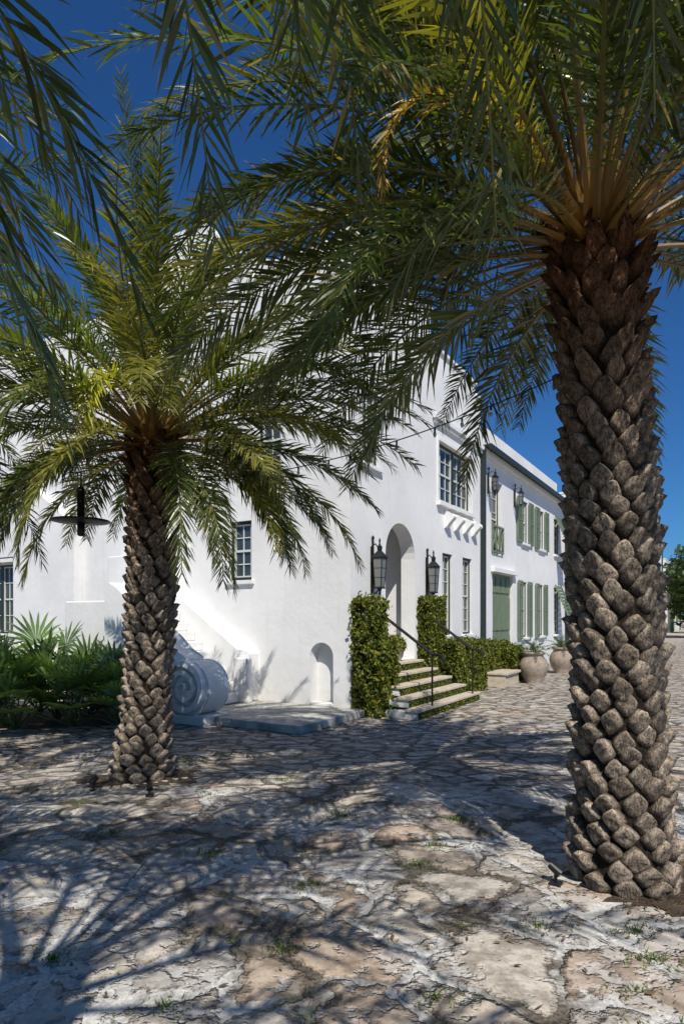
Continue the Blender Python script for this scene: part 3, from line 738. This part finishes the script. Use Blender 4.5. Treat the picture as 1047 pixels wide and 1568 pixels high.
def tufts():
    lm=LeafMesh(); rg=np.random.default_rng(77)
    spots=[(-.72,2.55),(.02,5.0),(-2.05,3.35),(-1.35,2.9),(.4,2.6),(1.2,2.35),(1.45,2.9),(1.0,3.2),(.9,4.9),(-.6,6.1),(-1.2,5.6),(.5,4.0),(2.1,3.1),(-.3,3.0),(1.25,2.65),(-1.7,6.9),(1.5,3.15),(.65,4.35),(-.9,4.2),(-1.7,4.6),(-.2,3.7)]
    for (x,y) in spots:
        for _ in range(int(rg.integers(50,150))):
            r=abs(rg.normal(0,.06)); a=rg.uniform(0,6.28); p=np.array((x+1.6*r*math.cos(a),y+r*math.sin(a),0)); h=rg.uniform(.008,.034)
            az=rg.uniform(0,6.28); d=np.array((math.cos(az),math.sin(az),0)); w=np.array((-d[1],d[0],0))*.004
            lm.add(np.array([p-w,p+w,p+d*h*.8+np.array((0,0,h))]),[(0,1,2)],np.tile(np.array((.11,.16,.035))*rg.uniform(.6,1.4),(3,1)))
    lm.obj('grass_tufts',M_HEDGE)
    lm=LeafMesh()
    for _ in range(1100):
        y=rg.uniform(1.8,9); x=rg.uniform(-.6,.6)*y; s=rg.uniform(.006,.026); a=rg.uniform(0,6.28)
        if _>800: x=rg.normal(1.9,.5); y=rg.normal(3.5,.3)
        d=np.array((math.cos(a),math.sin(a),rg.normal(0,.2)))*s; w=np.array((-math.sin(a),math.cos(a),rg.normal(0,.3)))*s*rg.uniform(.15,.5); p=np.array((x,y,.010+s*.2))
        lm.add(np.array([p-d,p+w,p+d,p-w]),[(0,1,2,3)],np.tile(np.array((.16,.10,.05))*rg.uniform(.4,1.5),(4,1)))
    lm.obj('leaf_litter',M_HEDGE)
tufts()

def dtrees():
    rg=np.random.default_rng(8); Ps=[]
    T_=[(27.0,47,4.6,2.2,2600),(28.5,50,3.4,2.4,2200),(37,62,4,3.0,2200),(42,64,4.5,3.5,2200),(48,66,4,3.5,2000),(56,70,4.5,5,2000),(-30,60,5,5,1500)]
    for (x,y,z,r,k) in T_:
        d=rg.normal(0,1,(k,3)); d/=np.linalg.norm(d,axis=1)[:,None]; P=d*(r*rg.uniform(.3,1,(k,1))**.4)*(1+.3*np.sin(d[:,:1]*7+x)*np.sin(d[:,2:]*6)); P=P+np.array((x,y,z)); P[:,2]=np.maximum(P[:,2],.1); Ps.append(P)
    P=np.vstack(Ps); k=len(P); a=rg.normal(0,1,(k,3))*.13; w=rg.normal(0,1,(k,3))*.10
    V_=np.stack([P-a,P+w,P+a,P-w],1).reshape(-1,3)
    c=np.array((.06,.095,.028))*rg.uniform(.5,1.6,(k,1))
    e=empty('distant_trees'); obj_from('foliage',V_,(np.arange(k)[:,None]*4+np.arange(4)[None,:]).tolist(),M_HEDGE,False,e,np.repeat(c,4,0))
    m=MB()
    for (x,y,z,r,k) in T_:
        m.tube([(x,y,0),(x+.2,y,z)],[.2,.1],8,(.1,.08,.06))
        for j in range(14):
            an=rg.uniform(0,6.28); q=Vector((x+.2,y,z)); e2=q+Vector((math.cos(an)*r*.6,math.sin(an)*r*.6,r*rg.uniform(.6,1.35)))
            m.tube([q,q.lerp(e2,.5)+Vector((0,0,.2)),e2],[.07,.04,.012],5,(.12,.10,.08))
    m.obj('trunks',M_BARK,e)
dtrees()

# ------------------------------------------------------------------ light + sky + camera
EL=R(50); AZ=R(170)
w=bpy.data.worlds.new("World"); scene.world=w; w.use_nodes=True
nt=w.node_tree; bg=nt.nodes['Background']; sky=nt.nodes.new('ShaderNodeTexSky'); sky.sky_type='NISHITA'; sky.sun_disc=False
sky.sun_elevation=EL; sky.sun_rotation=AZ; sky.air_density=1.0; sky.dust_density=.2; sky.ozone_density=3.0
mx=nt.nodes.new('ShaderNodeMix'); mx.data_type='RGBA'; mx.blend_type='MULTIPLY'; mx.inputs[0].default_value=1.0; mx.inputs[7].default_value=(.27,.62,1.02,1)
nt.links.new(sky.outputs[0],mx.inputs[6]); nt.links.new(mx.outputs[2],bg.inputs[0]); bg.inputs[1].default_value=.086
sd=bpy.data.lights.new('sun','SUN'); sd.energy=5.0; sd.angle=R(.4); sd.color=(1.0,.95,.86)
so=bpy.data.objects.new('sun',sd); col.objects.link(so)
dirv=Vector((.17*math.cos(EL),-.985*math.cos(EL),math.sin(EL)))
so.rotation_euler=dirv.to_track_quat('Z','Y').to_euler()
cd=bpy.data.cameras.new('camera'); co=bpy.data.objects.new('camera',cd); col.objects.link(co)
cd.sensor_fit='VERTICAL'; cd.sensor_height=36; cd.sensor_width=24; cd.lens=21.8; cd.shift_y=.103; cd.clip_end=2000
co.location=(0,0,1.6); co.rotation_euler=(R(90),0,0); scene.camera=co
scene.view_settings.view_transform='Standard'; scene.view_settings.look='None'; scene.view_settings.exposure=0
